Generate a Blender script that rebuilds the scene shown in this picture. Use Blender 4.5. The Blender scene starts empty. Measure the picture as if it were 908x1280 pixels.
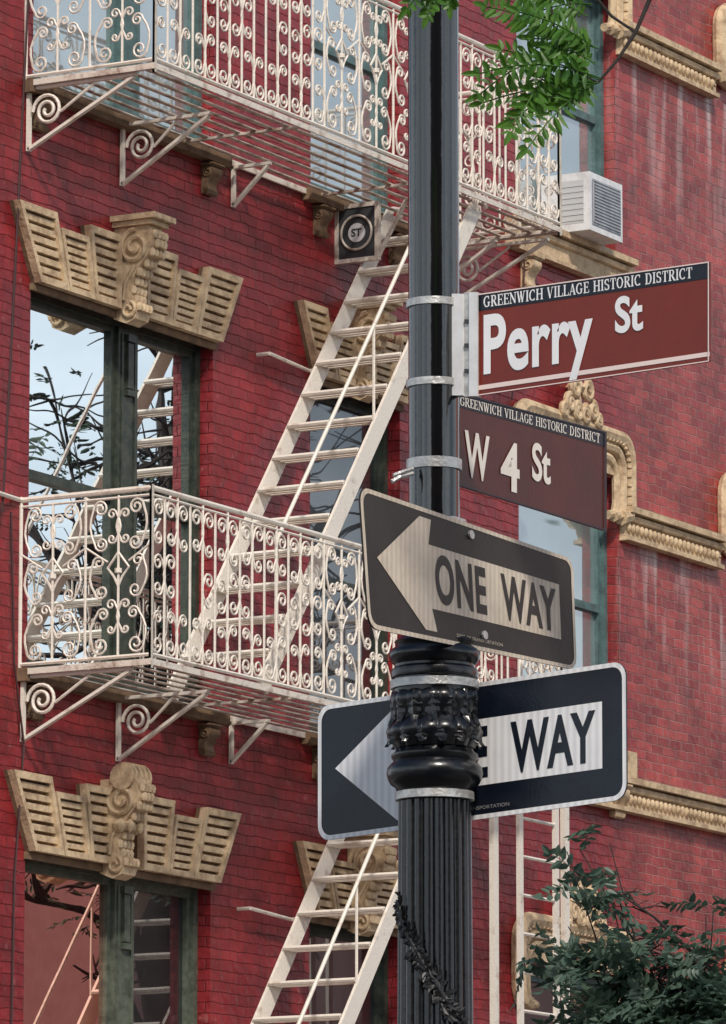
import bpy, math, random
from mathutils import Vector, Matrix
random.seed(7)
sc=bpy.context.scene; col=sc.collection
PI=math.pi
# ------------------------------------------------------------ camera maths
FPX=7140.0; CX,CY=454.0,640.0
A=math.radians(29.5); P_=math.atan(1210/7140.0)
Zv=Vector((0,0,1))
fwd=Vector((math.cos(A),math.sin(A),0)); right=Vector((math.sin(A),-math.cos(A),0))
F=fwd*math.cos(P_)+Zv*math.sin(P_); U=Zv*math.cos(P_)-fwd*math.sin(P_)
C=Vector((0,0,1.6))-36.6*fwd+2.225*right
def ray(px,py): return F*FPX+right*(px-CX)+U*(CY-py)
def onY(px,py,Y=0.0):
    d=ray(px,py); return C+d*((Y-C.y)/d.y)
def onD(px,py,dep):
    d=ray(px,py); return C+d*(dep/d.dot(fwd))
def onPlane(px,py,p0,n):
    d=ray(px,py); return C+d*((p0-C).dot(n)/d.dot(n))
# ------------------------------------------------------------ materials
def nd(nt,t,**k):
    n=nt.nodes.new(t)
    for a,b in k.items(): setattr(n,a,b)
    return n
def mat(name,c,rough=.6,metal=0,c2=None,nscale=6,bump=0,bscale=40,lo=.4,hi=.65,coat=0,spec=.5,ior=1.5,stripe=None):
    m=bpy.data.materials.new(name); m.use_nodes=True; nt=m.node_tree
    b=nt.nodes['Principled BSDF']
    b.inputs['Base Color'].default_value=(*c,1); b.inputs['Roughness'].default_value=rough
    b.inputs['Metallic'].default_value=metal; b.inputs['Coat Weight'].default_value=coat
    b.inputs['Specular IOR Level'].default_value=spec; b.inputs['IOR'].default_value=ior
    tc=nd(nt,'ShaderNodeTexCoord'); vec=tc.outputs['Object']
    if c2:
        n=nd(nt,'ShaderNodeTexNoise'); n.inputs['Scale'].default_value=nscale; n.inputs['Detail'].default_value=8
        n.inputs['Roughness'].default_value=.65
        nt.links.new(vec,n.inputs['Vector'])
        r=nd(nt,'ShaderNodeMapRange'); r.inputs[1].default_value=lo; r.inputs[2].default_value=hi
        nt.links.new(n.outputs['Fac'],r.inputs[0])
        x=nd(nt,'ShaderNodeMix',data_type='RGBA'); x.inputs[6].default_value=(*c,1); x.inputs[7].default_value=(*c2,1)
        nt.links.new(r.outputs[0],x.inputs[0]); out=x.outputs[2]
        if stripe:
            wv=nd(nt,'ShaderNodeTexWave'); wv.bands_direction=stripe; wv.inputs['Scale'].default_value=15; wv.inputs['Distortion'].default_value=.4
            nt.links.new(vec,wv.inputs['Vector'])
            wr=nd(nt,'ShaderNodeMapRange'); wr.inputs[3].default_value=.84; wr.inputs[4].default_value=1.02; nt.links.new(wv.outputs['Fac'],wr.inputs[0])
            sc2=nd(nt,'ShaderNodeVectorMath',operation='SCALE'); nt.links.new(out,sc2.inputs[0]); nt.links.new(wr.outputs[0],sc2.inputs['Scale']); out=sc2.outputs[0]
        nt.links.new(out,b.inputs['Base Color'])
    if bump:
        n=nd(nt,'ShaderNodeTexNoise'); n.inputs['Scale'].default_value=bscale; n.inputs['Detail'].default_value=6
        nt.links.new(tc.outputs['Object'],n.inputs['Vector'])
        bp=nd(nt,'ShaderNodeBump'); bp.inputs['Strength'].default_value=bump; bp.inputs['Distance'].default_value=.01
        nt.links.new(n.outputs['Fac'],bp.inputs['Height']); nt.links.new(bp.outputs[0],b.inputs['Normal'])
    return m
M={}
M['cream']=mat('cream_paint',(.80,.74,.65),.42,0,(.38,.27,.19),6,.4,60,.55,.76)
M['cream2']=mat('cream_paint_worn',(.74,.67,.58),.5,0,(.28,.17,.12),9,.5,60,.50,.70)
M['under']=mat('cream_paint_rusty',(.66,.58,.50),.6,0,(.22,.14,.10),7,.5,60,.45,.66)
M['stone']=mat('tan_stone',(.68,.52,.33),.75,0,(.34,.23,.14),9,.7,35,.42,.68)
M['stoned']=mat('tan_stone_weathered_recess_shade',(.22,.14,.08),.85,0,(.12,.075,.045),9,.5,35)  # dark sill stone; also painted shade in the voussoir recesses
M['gframe']=mat('dark_green_window_paint',(.022,.034,.027),.4,0,(.06,.07,.05),14,.3,60)
M['oframe']=mat('olive_window_paint',(.11,.13,.095),.5,0,(.05,.06,.045),14,.3,60)
M['tframe']=mat('teal_window_paint',(.10,.18,.18),.5,0,(.06,.10,.10),10,.3,60)
M['pole']=mat('black_gloss_paint',(.0025,.003,.004),.11,0,(.010,.008,.006),4,.12,14,.55,.85,spec=.5,ior=1.95)
M['cast']=mat('black_cast_iron',(.003,.0035,.005),.27,0,(.010,.010,.010),12,.15,40,.6,.9,ior=1.65)
M['steel']=mat('galvanised_steel',(.66,.66,.64),.35,.5,(.4,.39,.37),30,.3,90)
M['white']=mat('white_paint',(.80,.81,.82),.45,0,(.62,.62,.62),10)
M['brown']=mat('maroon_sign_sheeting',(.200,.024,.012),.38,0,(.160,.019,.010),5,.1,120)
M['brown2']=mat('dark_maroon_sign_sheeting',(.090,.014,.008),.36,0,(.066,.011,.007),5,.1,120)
M['sblack']=mat('black_sign_sheeting',(.004,.007,.015),.32,0,(.008,.012,.024),6,.1,120)
M['sbrown']=mat('faded_black_sign_sheeting',(.034,.030,.023),.5,0,(.023,.020,.016),7,.1,120)
M['swhite']=mat('white_sign_sheeting',(.90,.90,.91),.4,0,(.80,.79,.82),6)
M['swstripe']=mat('white_ribbed_sheeting',(.92,.92,.93),.4,0,(.82,.82,.85),6,stripe='Y')
M['sbeige']=mat('yellowed_sign_sheeting',(.80,.69,.55),.5,0,(.64,.54,.42),8,stripe='X')
M['sgrey']=mat('grey_small_print',(.30,.30,.31),.5)
M['scream']=mat('cream_sign_lettering',(.88,.82,.74),.5,0,(.76,.70,.62),9)
M['spink']=mat('pink_white_sign_line',(.86,.70,.66),.5)
M['leaf']=mat('green_leaf',(.090,.225,.028),.45,0,(.025,.090,.014),18,.2,60)
M['dleaf']=mat('blue_green_leaf',(.065,.115,.085),.45,0,(.120,.180,.130),5)
M['tleaf']=mat('mirrored_leaf',(.03,.06,.03),.6,0,(.05,.08,.04),5)
M['bark']=mat('bark',(.04,.032,.028),.9,0,(.025,.02,.018),20,.6,40)
M['wire']=mat('dark_cable',(.05,.02,.02),.6)
M['vine']=mat('black_garland',(.006,.006,.008),.45,0,(.02,.02,.022),20)
M['dark']=mat('dark_grille',(.05,.055,.06),.5)
M['grey']=mat('grey_louvre',(.55,.56,.57),.5)
M['ground']=mat('ground',(.12,.12,.12),.9,0,(.09,.09,.09),2)
M['asphalt']=mat('asphalt',(.05,.05,.05),.9,0,(.04,.04,.04),3)
M['pave']=mat('pavement',(.25,.24,.22),.9,0,(.2,.19,.18),2)
for k in ('leaf','dleaf'):
    nt=M[k].node_tree; b=nt.nodes['Principled BSDF']
    tr=nd(nt,'ShaderNodeBsdfTranslucent'); tr.inputs[0].default_value=(.18,.36,.03,1) if k=='leaf' else (.09,.16,.10,1)
    mx=nd(nt,'ShaderNodeMixShader'); mx.inputs[0].default_value=.35
    nt.links.new(b.outputs[0],mx.inputs[1]); nt.links.new(tr.outputs[0],mx.inputs[2])
    nt.links.new(mx.outputs[0],nt.nodes['Material Output'].inputs[0])
def glass(name,base,refl,tint=(.95,.97,1),ro=.008):
    m=bpy.data.materials.new(name); m.use_nodes=True; nt=m.node_tree
    b=nt.nodes['Principled BSDF']; b.inputs['Roughness'].default_value=.3
    tc=nd(nt,'ShaderNodeTexCoord')
    n2=nd(nt,'ShaderNodeTexNoise'); n2.inputs['Scale'].default_value=1.6; nt.links.new(tc.outputs['Object'],n2.inputs[0])
    cr=nd(nt,'ShaderNodeMix',data_type='RGBA'); cr.inputs[6].default_value=(*base,1); cr.inputs[7].default_value=(*[x*.3 for x in base],1)
    nt.links.new(n2.outputs['Fac'],cr.inputs[0]); nt.links.new(cr.outputs[2],b.inputs['Base Color'])
    g=nd(nt,'ShaderNodeBsdfGlossy'); g.inputs['Roughness'].default_value=ro; g.inputs['Color'].default_value=(*tint,1)
    n=nd(nt,'ShaderNodeTexNoise'); n.inputs['Scale'].default_value=1.6; n.inputs['Detail'].default_value=1
    nt.links.new(tc.outputs['Object'],n.inputs[0])
    bp=nd(nt,'ShaderNodeBump'); bp.inputs['Strength'].default_value=.14; bp.inputs['Distance'].default_value=.010
    nt.links.new(n.outputs['Fac'],bp.inputs['Height']); nt.links.new(bp.outputs[0],g.inputs['Normal'])
    mx=nd(nt,'ShaderNodeMixShader'); mx.inputs[0].default_value=refl
    nt.links.new(b.outputs[0],mx.inputs[1]); nt.links.new(g.outputs[0],mx.inputs[2])
    nt.links.new(mx.outputs[0],nt.nodes['Material Output'].inputs[0])
    return m
M['glass']=glass('window_glass',(.03,.035,.04),.94,(.92,.98,1),.006)
M['glassr']=glass('window_glass_salmon_reflection',(.20,.03,.03),.94,(1,.66,.58),.006)  # salmon of the mirrored house is painted into tint and base
M['glassd']=glass('window_glass_dark',(.012,.014,.016),.20)
M['glassb']=glass('window_glass_with_blind',(.32,.44,.44),.45,(.95,.97,1),.03)
# ------------------------------------------------------------ mesh builder
def wl(o):
    v=Vector((0,0,0))
    while o: v=v+o.location; o=o.parent
    return v
class MB:
    def __init__(s): s.v=[]; s.f=[]; s.mark=None
    def add(s,vs,fs):
        k=len(s.v); s.v+= [Vector(p) for p in vs]; s.f+=[tuple(i+k for i in f) for f in fs]; return s
    def box(s,x0,x1,y0,y1,z0,z1):
        return s.hexa([(x0,y0,z0),(x1,y0,z0),(x1,y1,z0),(x0,y1,z0),(x0,y0,z1),(x1,y0,z1),(x1,y1,z1),(x0,y1,z1)])
    def hexa(s,p): return s.add(p,[(0,3,2,1),(4,5,6,7),(0,1,5,4),(1,2,6,5),(2,3,7,6),(3,0,4,7)])
    def bar(s,p,q,w,h,up=Zv):
        p=Vector(p); q=Vector(q); t=(q-p).normalized(); a=t.cross(Vector(up))
        if a.length<1e-4: a=t.cross(Vector((1,0,0)))
        a.normalize(); b=a.cross(t).normalized(); a=a*w/2; b=b*h/2
        return s.hexa([p-a-b,q-a-b,q+a-b,p+a-b,p-a+b,q-a+b,q+a+b,p+a+b])
    def tube(s,pts,r,n=6,r2=None):
        pts=[Vector(p) for p in pts]; L=len(pts); k=len(s.v); a=None
        for i,p in enumerate(pts):
            t=(pts[min(i+1,L-1)]-pts[max(i-1,0)]).normalized()
            if a is None:
                a=t.cross(Zv)
                if a.length<.01: a=t.cross(Vector((1,0,0)))
            a=(a-t*a.dot(t)).normalized(); b=t.cross(a)
            rr=r if r2 is None else r+(r2-r)*i/(L-1)
            for j in range(n):
                th=2*PI*j/n; s.v.append(p+a*math.cos(th)*rr+b*math.sin(th)*rr)
        for i in range(L-1):
            for j in range(n):
                s.f.append((k+i*n+j,k+i*n+(j+1)%n,k+(i+1)*n+(j+1)%n,k+(i+1)*n+j))
        s.f.append(tuple(k+j for j in range(n))[::-1]); s.f.append(tuple(k+(L-1)*n+j for j in range(n)))
        return s
    def prism(s,poly,fa,fb):
        n=len(poly); s.add([fa(*p) for p in poly]+[fb(*p) for p in poly],
            [tuple(range(n)),tuple(range(2*n-1,n-1,-1))]+[(i,i+n,(i+1)%n+n,(i+1)%n) for i in range(n)]); return s
    def prismY(s,poly,y0,y1): return s.prism(poly,lambda x,z:(x,y0,z),lambda x,z:(x,y1,z))
    def prismX(s,poly,x0,x1): return s.prism(poly,lambda y,z:(x0,y,z),lambda y,z:(x1,y,z))
    def lathe(s,prof,c,n=48,fn=None):
        k=len(s.v)
        for i,(r,z) in enumerate(prof):
            for j in range(n):
                th=2*PI*j/n; rr=r*(fn(th,z) if fn else 1); s.v.append(Vector((c[0]+rr*math.cos(th),c[1]+rr*math.sin(th),z)))
        for i in range(len(prof)-1):
            for j in range(n): s.f.append((k+i*n+j,k+i*n+(j+1)%n,k+(i+1)*n+(j+1)%n,k+(i+1)*n+j))
        s.f.append(tuple(k+j for j in range(n))[::-1]); s.f.append(tuple(k+(len(prof)-1)*n+j for j in range(n)))
        return s
    def build(s,name,m,parent=None,smooth=False,label=None,m2=None):
        o=wl(parent) if parent else Vector((0,0,0))
        me=bpy.data.meshes.new(name); me.from_pydata([tuple(v-o) for v in s.v],[],s.f); me.update()
        me.materials.append(M[m]) if isinstance(m,str) else me.materials.append(m)
        if m2:
            me.materials.append(M[m2])
            for i in range(s.mark): me.polygons[i].material_index=1
        if smooth:
            for p in me.polygons: p.use_smooth=True
            try: me.set_sharp_from_angle(angle=math.radians(40))
            except Exception: pass
        ob=bpy.data.objects.new(name,me); col.objects.link(ob)
        if parent: ob.parent=parent
        if label: ob['label']=label
        return ob
def thing(name,label,cat,loc=(0,0,0),group=None):
    o=bpy.data.objects.new(name,None); o.empty_display_size=.1; col.objects.link(o); o.location=loc
    o['label']=label; o['category']=cat
    if group: o['group']=group
    return o
def spiral_pts(c1,r1,s1,c2,r2,s2,turns=1.35,n=12):
    c1=Vector(c1); c2=Vector(c2); t=(c2-c1).normalized(); nn=Vector((-t.y,t.x)); out=[]
    N=int(turns*n)
    for i in range(N+1):
        f=i/N; ang=(1-f)*turns*2*PI; rr=r1*(.22+.78*f)
        v=nn*s1*math.cos(ang)-t*math.sin(ang)
        out.append(c1+v*rr)
    d=(c2-c1).length
    if s1==s2:
        for q in (.25,.5,.75):
            out.append(c1+nn*s1*(r1+(r2-r1)*q)+t*d*q+nn*s1*.03*math.sin(q*PI))
    else:
        for q in (.3,.5,.7):
            e=.5-.5*math.cos(PI*q); out.append(c1+t*d*q+nn*(s1*r1*(1-e)+s2*r2*e))
    for i in range(N+1):
        f=i/N; ang=f*turns*2*PI; rr=r2*(1-.78*f)
        v=nn*s2*math.cos(ang)+t*math.sin(ang)
        out.append(c2+v*rr)
    return out
# ------------------------------------------------------------ heights
zp_lo=onY(20,838).z; zp_up=onY(33,104).z; S=zp_up-zp_lo
zh=onY(37,353).z; zs=zp_lo+.02
X=lambda px,py=500,Y=0: onY(px,py,Y).x
A0,A1=X(37),X(266); B0,B1=X(388),X(500); C0,C1=X(648),X(772); D0=X(908)-.03; D1=D0+1.4; DW=D0+.25
dzA={1:S,0:0,-1:-S+.165}; dzB={1:S,0:0,-1:-S+.06}; dzC={1:S,0:0,-1:-S}
# ------------------------------------------------------------ building
bld=thing('apartment_building','red painted brick apartment building with tan stone window trim behind the street sign pole','building')
def wallmat():
    m=bpy.data.materials.new('red_painted_brick'); m.use_nodes=True; nt=m.node_tree; b=nt.nodes['Principled BSDF']
    L=nt.links.new; tc=nd(nt,'ShaderNodeTexCoord'); sp=nd(nt,'ShaderNodeSeparateXYZ'); L(tc.outputs['Object'],sp.inputs[0])
    ad=nd(nt,'ShaderNodeMath'); L(sp.outputs[0],ad.inputs[0]); L(sp.outputs[1],ad.inputs[1])
    cb=nd(nt,'ShaderNodeCombineXYZ'); L(ad.outputs[0],cb.inputs[0]); L(sp.outputs[2],cb.inputs[1])
    wn=nd(nt,'ShaderNodeTexNoise'); wn.inputs['Scale'].default_value=6; wn.inputs['Detail'].default_value=5; L(tc.outputs['Object'],wn.inputs[0])
    wm=nd(nt,'ShaderNodeVectorMath',operation='SCALE'); wm.inputs['Scale'].default_value=.040; L(wn.outputs['Color'],wm.inputs[0])
    wa=nd(nt,'ShaderNodeVectorMath'); L(cb.outputs[0],wa.inputs[0]); L(wm.outputs[0],wa.inputs[1])
    br=nd(nt,'ShaderNodeTexBrick'); L(wa.outputs[0],br.inputs[0])
    for k,v in (('Scale',1),('Brick Width',.215),('Row Height',.074),('Mortar Size',.005),('Mortar Smooth',1),('Bias',0)): br.inputs[k].default_value=v
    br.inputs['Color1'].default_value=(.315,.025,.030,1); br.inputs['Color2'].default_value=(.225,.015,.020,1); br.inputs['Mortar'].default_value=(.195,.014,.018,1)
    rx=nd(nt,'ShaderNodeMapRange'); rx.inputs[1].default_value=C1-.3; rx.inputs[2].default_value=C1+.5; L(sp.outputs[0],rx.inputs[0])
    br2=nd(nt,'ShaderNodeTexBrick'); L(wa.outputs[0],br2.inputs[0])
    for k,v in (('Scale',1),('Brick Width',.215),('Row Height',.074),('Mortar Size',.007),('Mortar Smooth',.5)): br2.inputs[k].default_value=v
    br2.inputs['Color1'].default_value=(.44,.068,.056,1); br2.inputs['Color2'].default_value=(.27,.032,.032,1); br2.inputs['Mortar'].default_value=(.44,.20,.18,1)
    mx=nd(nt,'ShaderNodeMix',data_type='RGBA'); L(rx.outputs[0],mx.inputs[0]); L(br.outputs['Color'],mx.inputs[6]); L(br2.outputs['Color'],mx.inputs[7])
    n=nd(nt,'ShaderNodeTexNoise'); n.inputs['Scale'].default_value=1.9; n.inputs['Detail'].default_value=12; n.inputs['Roughness'].default_value=.78; L(tc.outputs['Object'],n.inputs[0])
    mr=nd(nt,'ShaderNodeMapRange'); mr.inputs[1].default_value=.33; mr.inputs[2].default_value=.67; mr.inputs[3].default_value=.40; mr.inputs[4].default_value=1.4; L(n.outputs['Fac'],mr.inputs[0])
    mu=nd(nt,'ShaderNodeVectorMath',operation='SCALE'); L(mx.outputs[2],mu.inputs[0]); L(mr.outputs[0],mu.inputs['Scale'])
    mp=nd(nt,'ShaderNodeMapping'); mp.inputs['Scale'].default_value=(5,5,.6); L(tc.outputs['Object'],mp.inputs[0])
    sn=nd(nt,'ShaderNodeTexNoise'); sn.inputs['Scale'].default_value=1.2; sn.inputs['Detail'].default_value=5; L(mp.outputs[0],sn.inputs[0])
    sr=nd(nt,'ShaderNodeMapRange'); sr.inputs[1].default_value=.52; sr.inputs[2].default_value=.68; sr.inputs[4].default_value=.8; L(sn.outputs['Fac'],sr.inputs[0])
    hh=None
    for k in (0,1):
        z0=zh-.36+k*S-.12
        a=nd(nt,'ShaderNodeMapRange'); a.inputs[1].default_value=z0-1.4; a.inputs[2].default_value=z0; L(sp.outputs[2],a.inputs[0])
        c=nd(nt,'ShaderNodeMath',operation='LESS_THAN'); c.inputs[1].default_value=z0; L(sp.outputs[2],c.inputs[0])
        e=nd(nt,'ShaderNodeMath',operation='MULTIPLY'); L(a.outputs[0],e.inputs[0]); L(c.outputs[0],e.inputs[1])
        if hh is None: hh=e
        else:
            g=nd(nt,'ShaderNodeMath',operation='MAXIMUM'); L(hh.outputs[0],g.inputs[0]); L(e.outputs[0],g.inputs[1]); hh=g
    sm=nd(nt,'ShaderNodeMath',operation='MULTIPLY'); L(sr.outputs[0],sm.inputs[0]); L(rx.outputs[0],sm.inputs[1])
    sm2=nd(nt,'ShaderNodeMath',operation='MULTIPLY'); L(sm.outputs[0],sm2.inputs[0]); L(hh.outputs[0],sm2.inputs[1])
    wx=nd(nt,'ShaderNodeMix',data_type='RGBA'); L(sm2.outputs[0],wx.inputs[0]); L(mu.outputs[0],wx.inputs[6]); wx.inputs[7].default_value=(.68,.56,.54,1)
    cn=nd(nt,'ShaderNodeTexNoise'); cn.inputs['Scale'].default_value=14; cn.inputs['Detail'].default_value=7; L(tc.outputs['Object'],cn.inputs[0])
    c2=nd(nt,'ShaderNodeMapRange'); c2.inputs[1].default_value=.62; c2.inputs[2].default_value=.70; c2.inputs[4].default_value=.40; L(cn.outputs['Fac'],c2.inputs[0])
    cx=nd(nt,'ShaderNodeMix',data_type='RGBA'); L(c2.outputs[0],cx.inputs[0]); L(wx.outputs[2],cx.inputs[6]); cx.inputs[7].default_value=(.40,.17,.16,1)
    L(cx.outputs[2],b.inputs['Base Color']); b.inputs['Roughness'].default_value=.42
    bs=nd(nt,'ShaderNodeMath',operation='MULTIPLY_ADD'); L(br.outputs['Fac'],bs.inputs[0]); bs.inputs[1].default_value=-.8; L(cn.outputs['Fac'],bs.inputs[2])
    bp=nd(nt,'ShaderNodeBump'); bp.inputs['Strength'].default_value=1; bp.inputs['Distance'].default_value=.010; L(bs.outputs[0],bp.inputs['Height']); L(bp.outputs[0],b.inputs['Normal'])
    return m
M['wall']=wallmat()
sillC=.40
ops=[]
for k in (1,0,-1):
    ops+=[(A0,A1,zs+dzA[k],zh+dzA[k]),(B0,B1,zs+dzB[k],zh+dzB[k]),(C0,C1,zs+sillC+dzC[k],zh+dzC[k]-.02),(DW,D1,zs+sillC+dzC[k],zh+dzC[k]-.02)]
w=MB(); xs=sorted({-6,18}|{o[0] for o in ops}|{o[1] for o in ops}); zz=sorted({0,19}|{o[2] for o in ops}|{o[3] for o in ops})
for i in range(len(xs)-1):
    for j in range(len(zz)-1):
        cx=(xs[i]+xs[i+1])/2; cz=(zz[j]+zz[j+1])/2
        if any(o[0]<cx<o[1] and o[2]<cz<o[3] for o in ops): continue
        w.add([(xs[i],0,zz[j]),(xs[i+1],0,zz[j]),(xs[i+1],0,zz[j+1]),(xs[i],0,zz[j+1])],[(0,1,2,3)])
for x0,x1,z0,z1 in ops:
    D=.3
    w.add([(x0,0,z0),(x0,D,z0),(x0,D,z1),(x0,0,z1)],[(0,1,2,3)]); w.add([(x1,0,z0),(x1,D,z0),(x1,D,z1),(x1,0,z1)],[(0,3,2,1)])
    w.add([(x0,0,z1),(x1,0,z1),(x1,D,z1),(x0,D,z1)],[(0,1,2,3)]); w.add([(x0,0,z0),(x1,0,z0),(x1,D,z0),(x0,D,z0)],[(0,3,2,1)])
w.add([(-6,0,0),(-6,12,0),(-6,12,19),(-6,0,19)],[(0,1,2,3)]); w.add([(18,0,0),(18,12,0),(18,12,19),(18,0,19)],[(0,3,2,1)])
w.add([(-6,0,19),(18,0,19),(18,12,19),(-6,12,19)],[(0,1,2,3)]); w.add([(-6,12,0),(18,12,0),(18,12,19),(-6,12,19)],[(0,3,2,1)])
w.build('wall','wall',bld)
def sash(x0,x1,z0,z1,Y,win,fm,gm,rail=None,fw=.05):
    s=MB(); s.box(x0,x0+fw,Y,Y+.05,z0,z1).box(x1-fw,x1,Y,Y+.05,z0,z1).box(x0+fw,x1-fw,Y,Y+.05,z1-fw,z1).box(x0+fw,x1-fw,Y,Y+.05,z0,z0+fw*1.3)
    if rail: s.box(x0+fw,x1-fw,Y-.012,Y+.045,rail-.03,rail+.03)
    so=s.build('sash',fm,win)
    MB().add([(x0+fw,Y+.03,z0+fw),(x1-fw,Y+.03,z0+fw),(x1-fw,Y+.03,z1-fw),(x0+fw,Y+.03,z1-fw)],[(0,1,2,3)]).build('pane',gm,win)
def window(x0,x1,z0,z1,fm,gm,mull=None,gm2=None,rail=.52):
    Y=.13; fw=.055
    f=MB(); f.box(x0,x0+fw,Y-.03,Y+.1,z0,z1).box(x1-fw,x1,Y-.03,Y+.1,z0,z1).box(x0+fw,x1-fw,Y-.03,Y+.1,z1-fw,z1).box(x0+fw,x1-fw,Y-.03,Y+.1,z0,z0+.06)
    win=f.build('window',fm,bld); rz=z0+(z1-z0)*rail
    if mull:
        m0,m1=mull
        m=MB(); m.box(m0,m1,Y-.03,Y+.1,z0+.06,z1-fw)
        m.box(m0+.03,m0+.05,Y-.04,Y-.03,z0+.2,z1-.1).box(m1-.05,m1-.03,Y-.04,Y-.03,z0+.2,z1-.1)
        mc=(m0+m1)/2
        m.box(mc-.05,mc+.05,Y-.06,Y-.03,z1-.52,z1-.48).box(mc-.035,mc+.035,Y-.055,Y-.03,z1-.47,z1-.16).box(mc-.05,mc+.05,Y-.065,Y-.03,z1-.15,z1-.10)
        m.build('mullion',fm,win)
        sash(x0+fw,m0,z0+.06,z1-fw,Y,win,fm,gm,rz,.045); sash(m1,x1-fw,z0+.06,z1-fw,Y,win,fm,gm2 or gm,rz,.045)
    else: sash(x0+fw,x1-fw,z0+.06,z1-fw,Y,win,fm,gm,rz)
    return win
m0,m1=X(148,500,.1),X(172,500,.1)
for k in (1,0,-1):
    fm={1:'tframe',0:'gframe',-1:'oframe'}[k]
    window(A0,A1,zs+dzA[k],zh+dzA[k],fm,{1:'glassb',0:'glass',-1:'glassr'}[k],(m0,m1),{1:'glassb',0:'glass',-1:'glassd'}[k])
    window(B0,B1,zs+dzB[k],zh+dzB[k],fm if k!=-1 else 'gframe',{1:'glassb',0:'glassd',-1:'glassd'}[k],None,rail=.45)
    window(C0,C1,zs+sillC+dzC[k],zh+dzC[k]-.02,'tframe',{1:'glassb',0:'glassb',-1:'glassd'}[k])
    window(DW,D1,zs+sillC+dzC[k],zh+dzC[k]-.02,'tframe','glass')
def quadblock(par,a,b,c,d):
    a,b,c,d=[Vector(p) for p in (a,b,c,d)]
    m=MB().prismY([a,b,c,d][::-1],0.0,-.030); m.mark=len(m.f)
    cen=(a+b+c+d)/4; ins=[p+(cen-p)*.19 for p in (a,b,c,d)]; oo=[a,b,c,d]
    for i in range(4):
        j=(i+1)%4; m.prismY([oo[i],oo[j],ins[j],ins[i]],-.0305,-.085)
    for q in range(6):
        f0=.04+q*.16; f1=f0+.10
        L0=ins[0].lerp(ins[3],f0); L1=ins[0].lerp(ins[3],f1); R0=ins[1].lerp(ins[2],f0); R1=ins[1].lerp(ins[2],f1)
        m.prismY([L0,R0,R1,L1],-.0305,-.066)
    m.build('voussoir','stone',par,False,None,'stoned')  # darker slot paints recess shade behind rim and ribs
def console(par,x,zt,kind=0,sc_=1.0,wd=.24,m_='stone'):
    k=sc_
    prof=[(0,0),(-.27,0),(-.30,-.05),(-.31,-.11),(-.28,-.19),(-.21,-.26),(-.16,-.34),(-.135,-.43),(-.15,-.5),(-.19,-.56),(-.17,-.63),(-.10,-.66),(0,-.62)]
    prof=[(a*k,zt+b*k) for a,b in prof]
    m=MB().prismX(prof,x-wd/2,x+wd/2)
    if not kind:
        m.box(x-wd/2-.03*k,x+wd/2+.03*k,-.31*k,0,zt+.002,zt+.035*k).box(x-wd/2-.055*k,x+wd/2+.055*k,-.35*k,0,zt+.037*k,zt+.075*k)
    for sx in (x-wd/2-.008,x+wd/2+.008):
        pts=[]
        for i in range(34):
            f=i/33; a=-f*2*PI*1.7+PI/2; r=.12*k*(1-.8*f); pts.append((sx,-.17*k+r*math.cos(a),zt-.14*k+r*math.sin(a)))
        m.tube(pts,.018*k,6)
        pts=[(sx,-.17*k,zt-.27*k),(sx,-.10*k,zt-.38*k),(sx,-.08*k,zt-.5*k)]
        m.tube(pts,.014*k,6)
        pts=[]
        for i in range(20):
            f=i/19; a=f*2*PI*1.2+PI*.6; r=.06*k*(1-.7*f); pts.append((sx,-.12*k+r*math.cos(a),zt-.57*k+r*math.sin(a)))
        m.tube(pts,.013*k,6)
    rows=[(-.31,-.06),(-.315,-.12),(-.29,-.18),(-.235,-.245),(-.19,-.305),(-.16,-.365),(-.145,-.425),(-.155,-.485),(-.19,-.545)]
    if k>.6:
      for i,(a,b) in enumerate(rows):
        nn=3 if i%2 else 4
        for j in range(nn):
            xo=(j-(nn-1)/2)*wd*.26
            c=Vector((x+xo,a*k,zt+b*k))
            m.lathe([(.004,c.z-.04*k),(.020*k,c.z-.03*k),(.027*k,c.z),(.018*k,c.z+.02*k),(.004,c.z+.026*k)],(c.x,c.y),8)
    if kind:
        for i in range(8):
            xx=x-wd/2-.02+(wd+.04)*i/7
            m.tube([(xx-.008,-.18,zt+.01),(xx+.008,-.18,zt+.01)],.10 if i%2 else .09,16)
        for i in range(14):
            a=random.uniform(0,2*PI); m.lathe([(.004,zt-.36),(.03,zt-.33),(.035,zt-.30),(.004,zt-.27)],(x+.11*math.cos(a),-.17+.06*math.sin(a)),7)
    m.build('keystone_console',m_,par,True)
def lintel(x0,x1,z,n,kind=0):
    hw=(x1-x0)/2; kw=.15
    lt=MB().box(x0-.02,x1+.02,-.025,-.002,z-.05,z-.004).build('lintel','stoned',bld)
    if n==3:
        bl=[(-.27,.20,.50,0,.36),(.24,.60,.41,.36,.68),(.60,hw-kw+.0,.50,.68,hw-kw)]
    else: bl=[(-.24,.12,.50,0,.28),(.15,hw-kw+.05,.41,.28,hw-kw+.02)]
    for t0,t1,h,b0,b1 in bl:
        quadblock(lt,(x0+t0,z+h),(x0+t1-.014,z+h),(x0+b1-.014,z+.0),(x0+b0,z+.0))
        quadblock(lt,(x1-t1+.014,z+h),(x1-t0,z+h),(x1-b0,z+.0),(x1-b1+.014,z+.0))
    console(lt,(x0+x1)/2-(.17 if kind else .05),z+.56,kind,1.0,.17 if n==3 else .14)
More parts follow.
